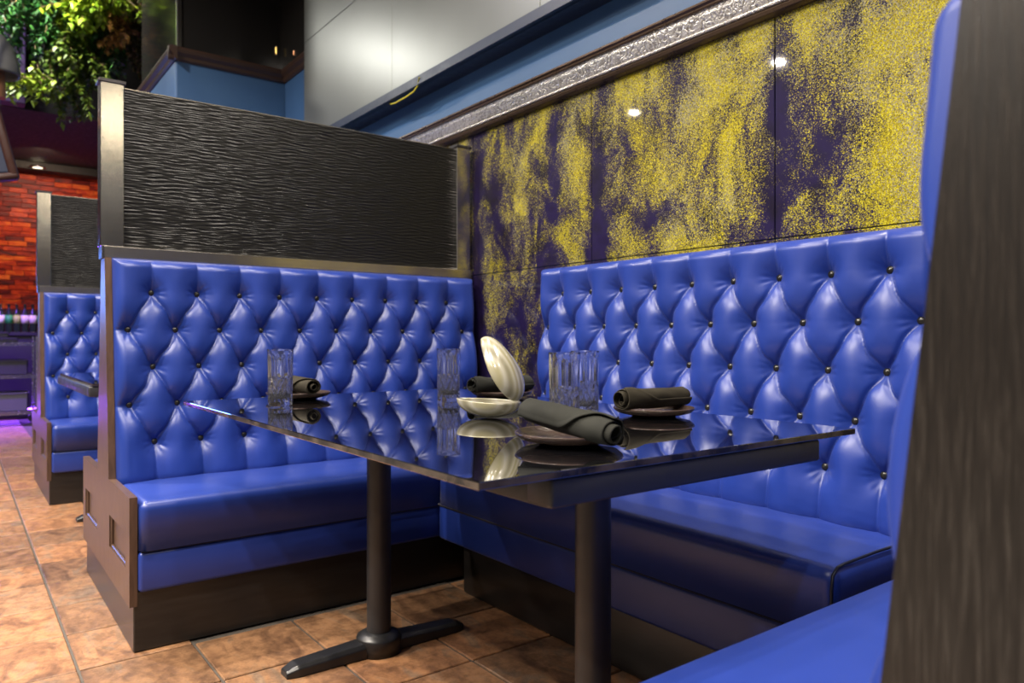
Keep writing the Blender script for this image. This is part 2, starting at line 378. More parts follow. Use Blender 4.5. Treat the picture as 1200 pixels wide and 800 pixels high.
# ornate moulding along the top of the panels
tr = thing('trim_1', 'x', 'x'); del tr['category']; struct(tr, 'ornate antique silver moulding above the glitter panels')
X0, X1 = -5.4, 2.5
obj('ornate_band', BM().prism([(WY + 0.012, 1.945), (WY - 0.022, 1.945), (WY - 0.034, 1.965), (WY - 0.046, 1.995), (WY - 0.052, 2.022), (WY + 0.012, 2.022)], 'x', X0, X1).mesh('band'), M['relief'], tr)
def beadp(y, z, r, n=8): return [(y + r * math.cos(2 * PI * i / n), z + r * math.sin(2 * PI * i / n)) for i in range(n)]
obj('lower_bead', BM().prism([(WY + 0.012, 1.922), (WY - 0.016, 1.922), (WY - 0.028, 1.928), (WY - 0.032, 1.937), (WY - 0.026, 1.946), (WY + 0.012, 1.946)], 'x', X0, X1).mesh('bead', True), M['bead'], tr)
obj('lower_bead', BM().prism(beadp(WY - 0.030, 1.951, 0.005), 'x', X0, X1).mesh('bead', True), M['relief'], tr)
obj('upper_bead', BM().prism([(WY + 0.012, 2.020), (WY - 0.054, 2.020), (WY - 0.062, 2.028), (WY - 0.060, 2.036), (WY - 0.05, 2.042), (WY + 0.012, 2.042)], 'x', X0, X1).mesh('bead', True), M['bead'], tr)
obj('upper_bead', BM().prism(beadp(WY - 0.054, 2.0165, 0.005), 'x', X0, X1).mesh('bead', True), M['bead'], tr)

# glossy grey overhead box
sf = thing('ceiling_soffit', 'x', 'x'); del sf['category']; struct(sf, 'overhead box of glossy grey panels above the blue wall')
SY = 1.880
obj('box_core', BM().box(-4.81, 3.0, SY + 0.012, WY + 0.01, 2.232, CEIL).mesh('core'), M['navy'], sf)
obj('edge_trim', BM().box(-4.815, 3.0, SY - 0.006, SY + 0.02, 2.232, 2.280, 0.002, 1).mesh('edge'), M['navy'], sf)
seams = [-4.805, -3.556, -2.30, -1.05, 0.2, 1.45]
for i in range(5):
    for (z0, z1) in ((2.282, 2.93), (2.934, 3.58), (3.584, 4.19)):
        obj('gloss_panel', BM().box(seams[i] + 0.0015, seams[i + 1] - 0.0015, SY, SY + 0.012, z0, z1, 0.001, 1).mesh('panel'), M['gloss'], sf)

# bumped-out block of wall with dark glass above a brown moulding
bl = thing('wall_left', 'x', 'x'); del bl['category']; struct(bl, 'blue wall block with brown moulding and dark glass above')
BX, BY = -5.49, 1.225
obj('wall_face', BM().box(-6.74, BX, BY, 3.2, 0, 2.90, 0.012, 2).mesh('blockwall'), M['bluepaint'], bl)
obj('glass_panel', BM().box(-6.74, BX - 0.02, BY + 0.02, 3.2, 2.90, CEIL).mesh('glassblock'), M['darkglass'], bl)
obj('glass_panel', BM().box(BX - 0.02, -4.81, WY - 0.02, WY + 0.012, 2.93, CEIL).mesh('glassblock'), M['darkglass'], bl)
obj('corner_strip', BM().box(BX - 0.05, BX - 0.012, BY + 0.012, BY + 0.05, 2.95, CEIL, 0.006, 2).mesh('corner'), M['steel'], bl)
mp_ = [(0.0, 2.872), (0.012, 2.872), (0.022, 2.885), (0.026, 2.905), (0.044, 2.925), (0.050, 2.945), (0.044, 2.962), (0.0, 2.962)]
obj('brown_moulding', BM().prism([(BY + 0.004 - d, z) for d, z in mp_], 'x', -6.78, BX + 0.05).mesh('mould'), M['brownmould'], bl)
obj('brown_moulding', BM().prism([(BX - 0.004 + d, z) for d, z in mp_], 'y', BY - 0.05, WY).mesh('mould'), M['brownmould'], bl)
obj('brown_moulding', BM().prism([(WY + 0.016 - d, z) for d, z in mp_], 'x', BX, -4.80).mesh('mould'), M['brownmould'], bl)
obj('latch', BM().box(BX - 0.02, BX + 0.006, WY - 0.06, WY - 0.045, 3.08, 3.14, 0.004, 1).mesh('latch'), M['brass'], bl)
obj('latch', BM().box(-5.22, -5.20, WY - 0.03, WY - 0.018, 2.99, 3.03, 0.004, 1).mesh('latch'), M['copper'], bl)

# wall across the aisle
n = N('warm_grey_plaster'); v = n.coord('World', (1, 1, 0.4)); f = n.noise(v, 1.3, 4)
n.color(n.ramp(f, [(0.3, (0.03, 0.026, 0.022)), (0.7, (0.10, 0.088, 0.075))])); n.set(Roughness=0.7)
struct(obj('wall_front', BM().box(-12.5, 3.0, -12.4, -12.2, 0, CEIL).mesh('wallfront'), n.m), 'warm grey wall across the aisle')
# ceiling, bar soffit, far wall
struct(obj('ceiling', BM().box(-12.5, 3.0, -12.4, 3.2, CEIL, CEIL + 0.1).mesh('ceiling'), M['ceil']), 'black ceiling')
bs = struct(obj('ceiling_bar_soffit', BM().box(-10.9, -8.15, -4.0, 3.2, 3.06, CEIL).mesh('barsoffit'), M['brownceil']), 'dark brown lowered ceiling over the bar')
obj('soffit_beam', BM().box(-10.72, -10.5, -4.0, 3.2, 2.97, 3.06, 0.004, 1).mesh('beam'), M['ceil'], bs)
wf = struct(obj('wall_far', BM().box(-11.1, -10.86, -4.0, 3.2, 0, CEIL).mesh('farwall'), M['redwall']), 'far bar wall of red and orange glass tiles')
rt = random.Random(11); rt_m = []
for k in range(4):
    me = BM().box(-0.012, 0.0, -0.095, 0.095, -0.028, 0.028, 0.003, 1).mesh('glass_tile'); me.materials.append(M['redtile']); rt_m.append(me)
for r in range(29):
    off = rt.uniform(0, 0.19)
    for c in range(10):
        y = 0.12 + off + c * 0.194
        o = obj('glass_tile', rt_m[rt.randrange(4)], None, wf, (-10.848 + rt.uniform(-0.004, 0.006), y, 1.33 + r * 0.0595))
        o.rotation_euler = (0, rt.uniform(-0.07, 0.07), rt.uniform(-0.04, 0.04))

# ------------------------------------------------------------------ tufted upholstery
def tuft_mesh(name, W, z0, z1, d0, d1, pitch, yc, rows, ntop, res, depth=0.060, sgn=1):
    """cushion face: local x = outward, y along the bench (0..W), z up; d0/d1 = plane offset at z0/z1"""
    ny = int(round(W / res)) + 1; nz = int(round((z1 - z0) / res)) + 1
    y = np.linspace(0, W, ny); z = np.linspace(z0, z1, nz); Y, Z = np.meshgrid(y, z)
    rz0 = rows[0]; dz = (rows[0] - rows[-1]) / (len(rows) - 1); hp = pitch / 2
    nr = len(rows)
    btn = []
    for i, rz in enumerate(rows):
        n = ntop if i % 2 == 0 else ntop + 1
        for k in range(n): btn.append((yc + (k - (n - 1) / 2) * pitch, rz))
    a = (Y - yc) / hp; b = (rz0 - Z) / dz
    amax = ntop * 1.0
    ac = np.clip(a, -amax, amax); bc = np.clip(b, 0, nr - 1)
    off = ntop - 1   # row 0 buttons sit at a = -(ntop-1) ... step 2
    u = ((ac + off) + bc) / 2; v = ((ac + off) - bc) / 2
    # fold line wanders a little, as pulled leather does
    wob = 0.035 * np.sin(Y * 41 + Z * 17) + 0.02 * np.sin(Y * 23 - Z * 53)
    su = np.abs(np.sin(PI * (u + wob * np.sin(PI * v) ** 2))); sv = np.abs(np.sin(PI * (v + wob * np.sin(PI * u) ** 2)))
    c = np.clip(su * sv, 0, 1)
    fu = u + wob * np.sin(PI * v) ** 2; fv = v + wob * np.sin(PI * u) ** 2
    fu = (fu - np.round(fu)) * 0.14; fv = (fv - np.round(fv)) * 0.14
    def fold(d, sg):   # a pleat: steep on one side, soft on the other
        dd = d * sg
        return np.where(dd > 0, np.exp(-(dd / 0.0045)), np.exp(dd / 0.009))
    cr = np.maximum(fold(fu, -1), fold(fv, 1))
    p = np.ones_like(Y); wr = np.zeros_like(Y)
    rng = np.random.RandomState(5)
    for (by, bz) in btn:
        dy = Y - by; dzz = Z - bz; r = np.sqrt(dy * dy + dzz * dzz)
        m = r < 0.14
        p[m] *= 1 - np.exp(-(r[m] / 0.031) ** 1.15)
        th = np.arctan2(dzz[m], dy[m]); ph = rng.uniform(0, 6.28)
        wr[m] += np.sin(11 * th + ph + 1.2 * np.sin(2 * th + ph)) * np.exp(-((r[m] - 0.026) / 0.014) ** 2) * (0.6 + 0.4 * np.sin(3 * th + ph))
    R = 0.034
    dist = np.minimum(np.minimum(Y, W - Y), np.minimum(Z - z0 + 0.05, z1 - Z))
    e = np.sqrt(np.clip(1 - (1 - np.clip(dist / R, 0, 1)) ** 2, 0, 1))
    base = d0 + (d1 - d0) * (Z - z0) / (z1 - z0)
    h = depth * e * (0.02 + 0.74 * p + 0.24 * c ** 0.8) - 0.0105 * cr * e * np.clip(p * 1.4, 0, 1) + 0.0018 * wr * e
    h -= 0.012 * np.exp(-((Z - z0) / 0.02) ** 2)
    X = sgn * (base + h)
    V = np.stack([X.ravel(), Y.ravel(), Z.ravel()], 1)
    idx = np.arange(ny * nz).reshape(nz, ny)
    q = np.stack([idx[:-1, :-1].ravel(), idx[:-1, 1:].ravel(), idx[1:, 1:].ravel(), idx[1:, :-1].ravel()], 1)
    if sgn < 0: q = q[:, ::-1]
    V = V.tolist(); F = q.tolist()
    # skirt back to a shallow core
    edge = list(idx[0, :]) + list(idx[1:, -1]) + list(idx[-1, -2::-1]) + list(idx[-2:0:-1, 0])
    n0 = len(V)
    for i in edge:
        vx, vy, vz = V[i]; bb = d0 + (d1 - d0) * (vz - z0) / (z1 - z0); V.append([sgn * max(0.004, bb - 0.03), vy, vz])
    L = len(edge)
    for i in range(L):
        f = [edge[i], n0 + i, n0 + (i + 1) % L, edge[(i + 1) % L]]
        F.append(f if sgn > 0 else f[::-1])
    me = pyd(name, V, F, True); me.materials.append(M['leather'])
    bt = []
    for (by, bz) in btn:
        bb = d0 + (d1 - d0) * (bz - z0) / (z1 - z0); bt.append((sgn * (bb + depth * 0.02 + 0.0045), by, bz))
    return me, bt
V_, F_ = lathe([(0.0, 0.008), (0.005, 0.0075), (0.010, 0.0048), (0.0122, 0.001), (0.0122, -0.005)], 14)
BUTTON = pyd('button', V_, F_, True); BUTTON.materials.append(M['button'])
def put_buttons(parent, bts, sgn, dz=0.0):
    for p in bts:
        obj('button', BUTTON, None, parent, p, (0, sgn * PI / 2, 0))
def cushion_mesh(name, x0, x1, y0, y1, z0, z1, r=0.028, crown=0.012, res=0.02):
    """rounded seat cushion with a crowned top, as one closed mesh"""
    b = bmesh.new(); bmesh.ops.create_cube(b, size=1.0)
    for v in b.verts: v.co = Vector(((x0 + x1) / 2 + v.co.x * (x1 - x0), (y0 + y1) / 2 + v.co.y * (y1 - y0), (z0 + z1) / 2 + v.co.z * (z1 - z0)))
    top = [e for e in b.edges if (e.verts[0].co.z > z1 - 1e-4 and e.verts[1].co.z > z1 - 1e-4) or abs(e.verts[0].co.z - e.verts[1].co.z) > 1e-4]
    bmesh.ops.bevel(b, geom=top, offset=r, segments=6, profile=0.5, affect='EDGES')
    for ax in (0, 1):
        lo, hi = (x0 + r, x1 - r) if ax == 0 else (y0 + r, y1 - r); n = 5 if ax == 0 else 14
        for i in range(1, n):
            t = lo + (hi - lo) * i / n; nrm = Vector((1, 0, 0)) if ax == 0 else Vector((0, 1, 0)); co = nrm * t
            bmesh.ops.bisect_plane(b, geom=list(b.verts) + list(b.edges) + list(b.faces), plane_co=co, plane_no=nrm)
    rr = random.Random(len(name) + int(1000 * abs(y1)))
    for v in b.verts:
        s = math.sin(PI * min(1, max(0, (v.co.x - x0) / (x1 - x0)))) * min(1.0, math.sin(PI * min(1, max(0, (v.co.y - y0) / (y1 - y0)))) * 2.2)
        if v.co.z > z0 + 0.6 * (z1 - z0): v.co.z += crown * max(0, s) + 0.0012 * math.sin(v.co.y * 19 + v.co.x * 7) * max(0, s)
    me = bpy.data.meshes.new(name); bmesh.ops.recalc_face_normals(b, faces=b.faces); b.to_mesh(me); b.free()
    me.polygons.foreach_set('use_smooth', [True] * len(me.polygons)); me.materials.append(M['leather']); return me

# ------------------------------------------------------------------ booth benches with partition (run from aisle to wall)
ROWS = [1.111, 0.979, 0.848, 0.716, 0.585]
D0, D1 = 0.118, 0.034    # cushion plane offset at z .44 and 1.232
def end_board_mesh(front):
    b = BM()
    xs_ = [-0.494, -0.43, -0.135, 0.135, 0.43, 0.494]; zs_ = [0.14, 0.245, 0.352, 0.470]
    for i in range(5):
        for k in range(3):
            if k == 1 and i in (1, 3): continue
            b.box(xs_[i], xs_[i + 1], 0, 0.022, zs_[k], zs_[k + 1])
    b.box(-0.45, 0.45, 0.013, 0.022, 0.23, 0.37)
    b.prism([(-0.124, 0.47), (0.124, 0.47), (0.038, 1.232), (-0.038, 1.232)], 'y', 0, 0.022)
    bmesh.ops.remove_doubles(b.bm, verts=b.bm.verts, dist=1e-5)
    return b.mesh('end_board')
def partition_mesh(W, H):
    ny = int(W / 0.011); nz = int(H / 0.0019); rs = np.random.RandomState(4)
    yy = np.linspace(0, W, ny); zz = np.linspace(0, H, nz); Y, Z = np.meshgrid(yy, zz)
    h = np.zeros_like(Y)
    for k in range(34):
        f = rs.uniform(380, 1150); kx = rs.uniform(-14, 14); h += np.sin(Z * f + Y * kx + rs.uniform(0, 6.28) + 2.2 * np.sin(Y * rs.uniform(8, 46) + Z * rs.uniform(-40, 40) + rs.uniform(0, 6.28))) * (450 / f)
    h = h / np.abs(h).max() * 0.0028
    V = []; F = []
    for s in (1, -1):
        n0 = len(V)
        P = np.stack([(s * (0.008 + h)).ravel(), Y.ravel(), Z.ravel()], 1); V += P.tolist()
        idx = np.arange(ny * nz).reshape(nz, ny) + n0
        q = np.stack([idx[:-1, :-1].ravel(), idx[:-1, 1:].ravel(), idx[1:, 1:].ravel(), idx[1:, :-1].ravel()], 1)
        if s < 0: q = q[:, ::-1]
        F += q.tolist()
        if s == 1: keep = idx.copy()
        else:
            for arr in (('t', keep[-1, :], idx[-1, :]), ('b', idx[0, :], keep[0, :])):
                for i in range(ny - 1): F.append([int(arr[1][i]), int(arr[1][i + 1]), int(arr[2][i + 1]), int(arr[2][i])])
    me = pyd('divider_panel', V, F, True); me.materials.append(M['ripple']); return me

_cache = {}
def booth_bench(label, loc, L, ntop, pitch, yc, res, sides=(1, -1), board=M['wood'], group=None, sd=0.0, inset=0.0, depth=0.060):
    t = thing('booth_bench', label, 'bench', loc, 0, group)
    obj('end_board', end_board_mesh(1), board, t)
    for s in (1, -1):
        fr = BM()
        for (xa, xb, za, zb) in ((0.135, 0.43, 0.245, 0.253), (0.135, 0.43, 0.344, 0.352), (0.135, 0.143, 0.245, 0.352), (0.422, 0.43, 0.245, 0.352)):
            x_0, x_1 = sorted((s * xa, s * xb)); fr.box(x_0, x_1, 0.004, 0.014, za, zb, 0.003, 1)
        obj('panel_moulding', fr.mesh('panel_moulding'), board, t)
    obj('kick_base', BM().box(-0.490, 0.490, 0.012, L, 0, 0.184, 0.003, 1).mesh('kick'), M['kick'], t)
    obj('back_core', BM().prism([(-0.10, 0.18), (0.10, 0.18), (0.10, 0.46), (0.018, 1.231), (-0.018, 1.231), (-0.10, 0.46)], 'y', 0.02, L - 0.005).mesh('core'), M['kick'], t)
    W = L - 0.045
    for s in sides:
        key = (round(L, 3), s, res)
        if key not in _cache: _cache[key] = tuft_mesh('backrest', W, 0.44, 1.231, D0 - inset, D1 - inset, pitch, yc, ROWS, ntop, res, depth=depth, sgn=s)
        me, bts = _cache[key]
        bk = obj('backrest', me, None, t, (0, 0.022, 0)); put_buttons(bk, bts, s)
        x0, x1 = sorted((s * 0.105, s * (0.512 + sd)))
        k2 = ('c', round(L, 3), s)
        if k2 not in _cache: _cache[k2] = (cushion_mesh('seat_cushion', x0, x1, 0.024, L - 0.01, 0.306, 0.456), None)
        obj('seat_cushion', _cache[k2][0], None, t)
        x0, x1 = sorted((s * 0.09, s * (0.508 + sd)))
        obj('seat_front', BM().box(x0, x1, 0.024, L - 0.01, 0.182, 0.303, 0.012, 3).mesh('seat_front', True), M['leather'], t)
        obj('piping', tube_mesh('piping', [(s * (0.508 + sd), y_, 0.3045) for y_ in (0.03, L * 0.5, L - 0.012)], 0.0035), M['piping'], t)
    obj('steel_rail', BM().box(-0.034, 0.034, -0.004, L - 0.006, 1.232, 1.273, 0.002, 1).mesh('rail'), M['steel_rail'], t)
    obj('rail_cap', BM().box(-0.037, 0.037, -0.008, 0.0, 1.230, 1.274, 0.001, 1).mesh('railcap'), M['cap'], t)
    for (ya, yb) in ((-0.012, 0.062), (L - 0.088, L - 0.014)):
        ps = obj('post', BM().box(-0.032, 0.032, ya, yb, 1.273, 1.848, 0.002, 1).mesh('post'), M['steel'], t)
        obj('post_cap', BM().box(-0.038, 0.038, ya - 0.006, yb + 0.006, 1.848, 1.859, 0.001, 1).mesh('postcap'), M['cap'], ps)
    k3 = ('p', round(L, 3))
    if k3 not in _cache: _cache[k3] = (partition_mesh(L - 0.15, 0.569), None)
    dp = obj('divider_panel', _cache[k3][0], None, t, (0, 0.062, 1.273))
    obj('divider_edge', BM().box(-0.009, 0.009, 0.062, L - 0.088, 1.841, 1.8445).mesh('dedge'), M['steel_rail'], t)
    return t
booth_bench('blue tufted booth bench with black ripple divider, left of the black table', (-2.952, 0.42, 0), 1.553, 9, 0.1555, 0.745, 0.0042)
booth_bench('farther blue tufted booth bench at the left edge, behind the aisle end of another bench', (-5.412, 0.42, 0), 1.553, 9, 0.1555, 0.745, 0.0042)
booth_bench('blue booth bench in the right foreground, seen by its dark blurred end board', (-0.205, 0.62, 0), 1.353, 8, 0.1555, 0.655, 0.0055, sides=(-1, 1), board=M['darkwood'], sd=0.035, inset=0.002, depth=0.048)

# bench along the wall
tb = thing('wall_bench', 'blue tufted bench standing along the glitter wall behind the table', 'bench', (-2.32, WY - 0.004, 0), -PI / 2)
me, bts = tuft_mesh('backrest', 1.52, 0.44, 1.233, 0.088, 0.040, 0.160, 0.750, [z_ + 0.014 for z_ in ROWS], 9, 0.0042)
bk = obj('backrest', me, None, tb); put_buttons(bk, bts, 1)
obj('back_core', BM().prism([(0.0, 0.18), (0.07, 0.18), (0.07, 0.46), (0.02, 1.228), (0.0, 1.228)], 'y', 0.01, 1.51).mesh('core'), M['kick'], tb)
obj('seat_cushion', cushion_mesh('seat_cushion', 0.075, 0.497, -0.118, 1.485, 0.312, 0.458, crown=0.018), None, tb)
obj('seat_front', BM().box(0.06, 0.493, -0.118, 1.48, 0.180, 0.309, 0.012, 3).mesh('seat_front', True), M['leather'], tb)
obj('piping', tube_mesh('piping', [(0.494, -0.115, 0.3105), (0.494, 0.7, 0.3105), (0.494, 1.47, 0.3105)], 0.004), M['piping'], tb)
pp = [(0.10, 0.455), (0.3, 0.458), (0.44, 0.456), (0.468, 0.453), (0.487, 0.438), (0.492, 0.41), (0.492, 0.36), (0.492, 0.318)]
obj('end_piping', tube_mesh('end_piping', [(x, 1.477, z + 0.004) for x, z in pp], 0.0035), M['piping'], tb)
obj('kick_base', BM().box(0.0, 0.466, 0.01, 1.48, 0, 0.18, 0.012, 3).mesh('kick', True), M['kick'], tb)

# ------------------------------------------------------------------ table
def table(label, cx, cy, lx, ly, cols, foot=True, zt=0.76):
    t = thing('dining_table', label, 'table', (cx, cy, 0))
    top = BM().box(-lx / 2, lx / 2, -ly / 2, ly / 2, zt - 0.012, zt, 0.0015, 2).mesh('top')
    top.materials.append(M['tglass']); top.materials.append(M['tedge'])
    for p in top.polygons:
        if abs(p.normal.z) < 0.3: p.material_index = 1
    obj('glass_top', top, None, t)
    hx = lx / 2 - 0.004; fy = 0.352
    zb = zt - 0.0125; zf = zt - 0.056
    obj('frame_rail', BM().box(hx - 0.06, hx, -fy, fy, zf, zb, 0.006, 3).mesh('rail', True), M['frame'], t)
    obj('frame_rail', BM().box(-hx, -hx + 0.06, -fy, fy, zf, zb, 0.006, 3).mesh('rail', True), M['frame'], t)
    obj('frame_rail', BM().box(-hx + 0.008, hx - 0.008, -fy + 0.0004, -fy + 0.05, zf, zb, 0.003, 2).mesh('rail', True), M['frame'], t)
    obj('frame_rail', BM().box(-hx + 0.008, hx - 0.008, fy - 0.05, fy - 0.0004, zf, zb, 0.003, 2).mesh('rail', True), M['frame'], t)
    for cxl in cols:
        c = obj('column', BM().cyl((cxl, 0, 0.05), (cxl, 0, zt - 0.02), 0.0365, n=40).mesh('column', True), M['frame'], t)
        obj('top_plate', BM().box(cxl - 0.03, cxl + 0.03, -fy + 0.05, fy - 0.05, zt - 0.036, zt - 0.0125, 0.003, 1).mesh('plate'), M['frame'], c)
        V, F = lathe([(0.0, 0.062), (0.045, 0.062), (0.052, 0.058), (0.066, 0.050), (0.068, 0.044), (0.068, 0.0), (0.0, 0.0)], 40)
        obj('base_collar', pyd('collar', V, F, True), M['iron'], c).location = (cxl, 0, 0)
        for s in (-1, 1):
            ln = 0.295
            V = []; ns = 8
            for i in range(ns + 1):
                q = i / ns; y = s * (0.03 + (ln - 0.03) * q); w = 0.036 - 0.004 * q; h = 0.044 - 0.014 * q
                if i == ns: w *= 0.72; h *= 0.62
                V += [(-w, y, 0), (-w, y, h * 0.72), (-w * 0.72, y, h), (w * 0.72, y, h), (w, y, h * 0.72), (w, y, 0)]
            F = []
            for i in range(ns):
                for j in range(6): F.append((i * 6 + j, i * 6 + (j + 1) % 6, (i + 1) * 6 + (j + 1) % 6, (i + 1) * 6 + j))
            F += [tuple(range(6)), tuple(ns * 6 + j for j in reversed(range(6)))]
            bm_ = bmesh.new(); me = pyd('foot', V, F); bm_.from_mesh(me); bmesh.ops.recalc_face_normals(bm_, faces=bm_.faces)
            bmesh.ops.bevel(bm_, geom=list(bm_.edges), offset=0.002, segments=1, affect='EDGES'); bm_.to_mesh(me); bm_.free()
            obj('foot', me, M['iron'], c, (cxl, 0, 0))
    return t
TX, TY = -1.587, 1.033
table('black glass topped table on two black columns in the middle of the booth', TX, TY, 1.568, 0.962, (-0.451, 0.493))
table('dark table of the farther booth, only its corner showing past the divider', -4.09, 0.80, 1.16, 0.68, (-0.32, 0.32))

# ------------------------------------------------------------------ tableware
ZT = 0.76
def glass_mesh():
    n = 96; V = []; F = []; H = 0.158; Rb, Rt = 0.0335, 0.0355
    zs = list(np.linspace(0.0, H, 60)); outer = []
    for z in zs:
        q = z / H; R = Rb + (Rt - Rb) * q; ring = []
        for j in range(n):
            a = 2 * PI * j / n
            if q < 0.06: d = 0
            elif q < 0.50:
                k = 14; s1 = abs(math.sin(k * a / 2 + z * 95)); s2 = abs(math.sin(k * a / 2 - z * 95)); d = -0.0034 * (1 - min(s1, s2)) ** 2 - 0.0006 * (1 - max(s1, s2))
                d *= min(1, (q - 0.06) / 0.03)
            elif q < 0.93:
                s = abs(math.sin(6 * a)); d = -0.0024 * (1 - s) ** 2 * min(1, (0.93 - q) / 0.12)
            else: d = 0
            r = R + d
            if q < 0.025: r -= 0.002 * (1 - q / 0.025)
            V.append((r * math.cos(a), r * math.sin(a), z))
    m = len(zs)
    for i in range(m - 1):
        for j in range(n): F.append((i * n + j, i * n + (j + 1) % n, (i + 1) * n + (j + 1) % n, (i + 1) * n + j))
    inner = [(Rt - 0.0022, H), (Rt - 0.0032, H - 0.004), (Rb - 0.0055, 0.034), (Rb - 0.009, 0.025), (Rb - 0.016, 0.0195), (0.004, 0.018)]
    b0 = len(V)
    for r, z in inner:
        for j in range(n):
            a = 2 * PI * j / n; V.append((r * math.cos(a), r * math.sin(a), z))
    top = (m - 1) * n
    for j in range(n): F.append((top + j, top + (j + 1) % n, b0 + (j + 1) % n, b0 + j))
    for i in range(len(inner) - 1):
        for j in range(n): F.append((b0 + i * n + j, b0 + i * n + (j + 1) % n, b0 + (i + 1) * n + (j + 1) % n, b0 + (i + 1) * n + j))
    F.append(tuple(b0 + (len(inner) - 1) * n + j for j in range(n)))
    F.append(tuple(reversed(range(n))))
    me = pyd('tumbler', V, F, True); me.set_sharp_from_angle(angle=math.radians(9)); me.materials.append(M['crystal']); return me
GL = glass_mesh()
for (x, y, lab) in [(-2.053, 0.734, 'cut crystal tumbler nearest the aisle corner, before the leftmost plate'),
                    (-1.886, 1.187, 'cut crystal tumbler standing left of the open clam shell'),
                    (-1.235, 1.080, 'front one of the two overlapping crystal tumblers behind the front napkin'),
                    (-1.365, 1.262, 'rear one of the two overlapping crystal tumblers behind the front napkin')]:
    o = obj('tumbler', GL, None, None, (x, y, ZT + 0.0005), (0, 0, x * 9)); tag(o, lab, 'glass', 'crystal tumblers on the table')
V, F = lathe([(0.0, 0.0), (0.052, 0.0), (0.056, 0.003), (0.072, 0.006), (0.088, 0.010), (0.096, 0.0165), (0.098, 0.021), (0.0965, 0.0225), (0.0945, 0.021), (0.090, 0.0145), (0.080, 0.0105), (0.05, 0.0085), (0.0, 0.008)], 64)
PLATE = pyd('plate', V, F, True); PLATE.materials.append(M['glaze'])
def napkin_mesh(seed, mat, th0, th1, L=0.222, r1=0.028):
    """rolled cloth: a spiral sheet whose free edge slants from th0 to th1 along the roll"""
    nt = 70; ns = 190; V = []; F = []
    turns = 3.3
    for i in range(nt + 1):
        t = i / nt; x = (t - 0.5) * L
        k = max(0.0, min(1.0, (t - 0.50) / 0.42)); k = k * k * (3 - 2 * k)
        end = 2 * PI * turns + (th1 - th0) * k
        bul = 1 + 0.04 * math.sin(t * 5 + seed) - 0.07 * (abs(t - 0.5) * 2) ** 6 + 0.025 * math.sin(t * 12 + seed)
        for j in range(ns + 1):
            u = j / ns; a = end * u
            r = (0.0075 + (r1 - 0.0075) * (a / (2 * PI * turns)) ** 0.8) * bul
            an = a + th0 - 2 * PI * turns
            lump = 0.05 * math.sin(an + 2.2 * t + seed) + 0.022 * math.sin(3 * an + 7 * t + seed) + 0.012 * math.sin(5 * an - 16 * t)
            lump += 0.03 * math.exp(-((an - th0 + 1.5) / 0.5) ** 2) * math.sin(9 * t + seed)
            if u > 0.985: r += 0.0012
            r *= 1 + lump
            slide = 0.016 * (1 - u) * math.sin(a * 0.5 + seed)
            V.append((x + slide * (2 * t - 1), r * math.cos(an), r * math.sin(an) * 0.92))
    for i in range(nt):
        for j in range(ns): F.append((i * (ns + 1) + j, (i + 1) * (ns + 1) + j, (i + 1) * (ns + 1) + j + 1, i * (ns + 1) + j + 1))
    me = pyd('napkin', V, F, True); me.materials.append(mat); return me
def napkin(x, y, rz, seed, mat, label, tilt, th0, th1, L=0.222, r1=0.028):
    o = obj('napkin', napkin_mesh(seed, mat, th0, th1, L, r1), None, None, (x, y, ZT + 0.0215 + r1 * 0.84), (0, tilt, rz))
    sm = o.modifiers.new('thick', 'SOLIDIFY'); sm.thickness = 0.0022; sm.offset = 0
    tag(o, label, 'napkin', 'rolled napkins on the plates')
for (x, y, pl, nm, th, rz, seed, mat, ndx, ndy, tilt) in [
        (-2.24, 0.859, 'dark brown plate at the left end of the table, behind a tumbler', 'rolled charcoal napkin on the leftmost plate, half behind a tumbler', (3.3, 1.7), 0.0, 1, M['linen2'], 0.005, 0, 0),
        (-1.90, 1.395, 'dark brown plate hidden behind the open clam shell', 'rolled charcoal napkin passing behind the open clam shell', (-0.1, 1.3), -PI / 2, 2, M['linen'], 0, 0, 0),
        (-1.227, 1.361, 'dark brown plate at the right, before the tufted wall bench', 'rolled brownish napkin on the rightmost plate', (-0.1, 1.3), -PI / 2, 3, M['linen2'], -0.008, 0.008, 0),
        (-0.999, 0.884, 'dark brown plate in front, nearest the camera', 'rolled charcoal napkin on the front plate, its open end nearest', (3.5, 1.6), 0.0, 4, M['linen'], 0.028, -0.025, 0.10)]:
    o = obj('plate', PLATE, None, None, (x, y, ZT + 0.0003)); tag(o, pl, 'plate', 'plates on the table')
    napkin(x + ndx, y + ndy, rz, seed, mat, nm, tilt, *th)

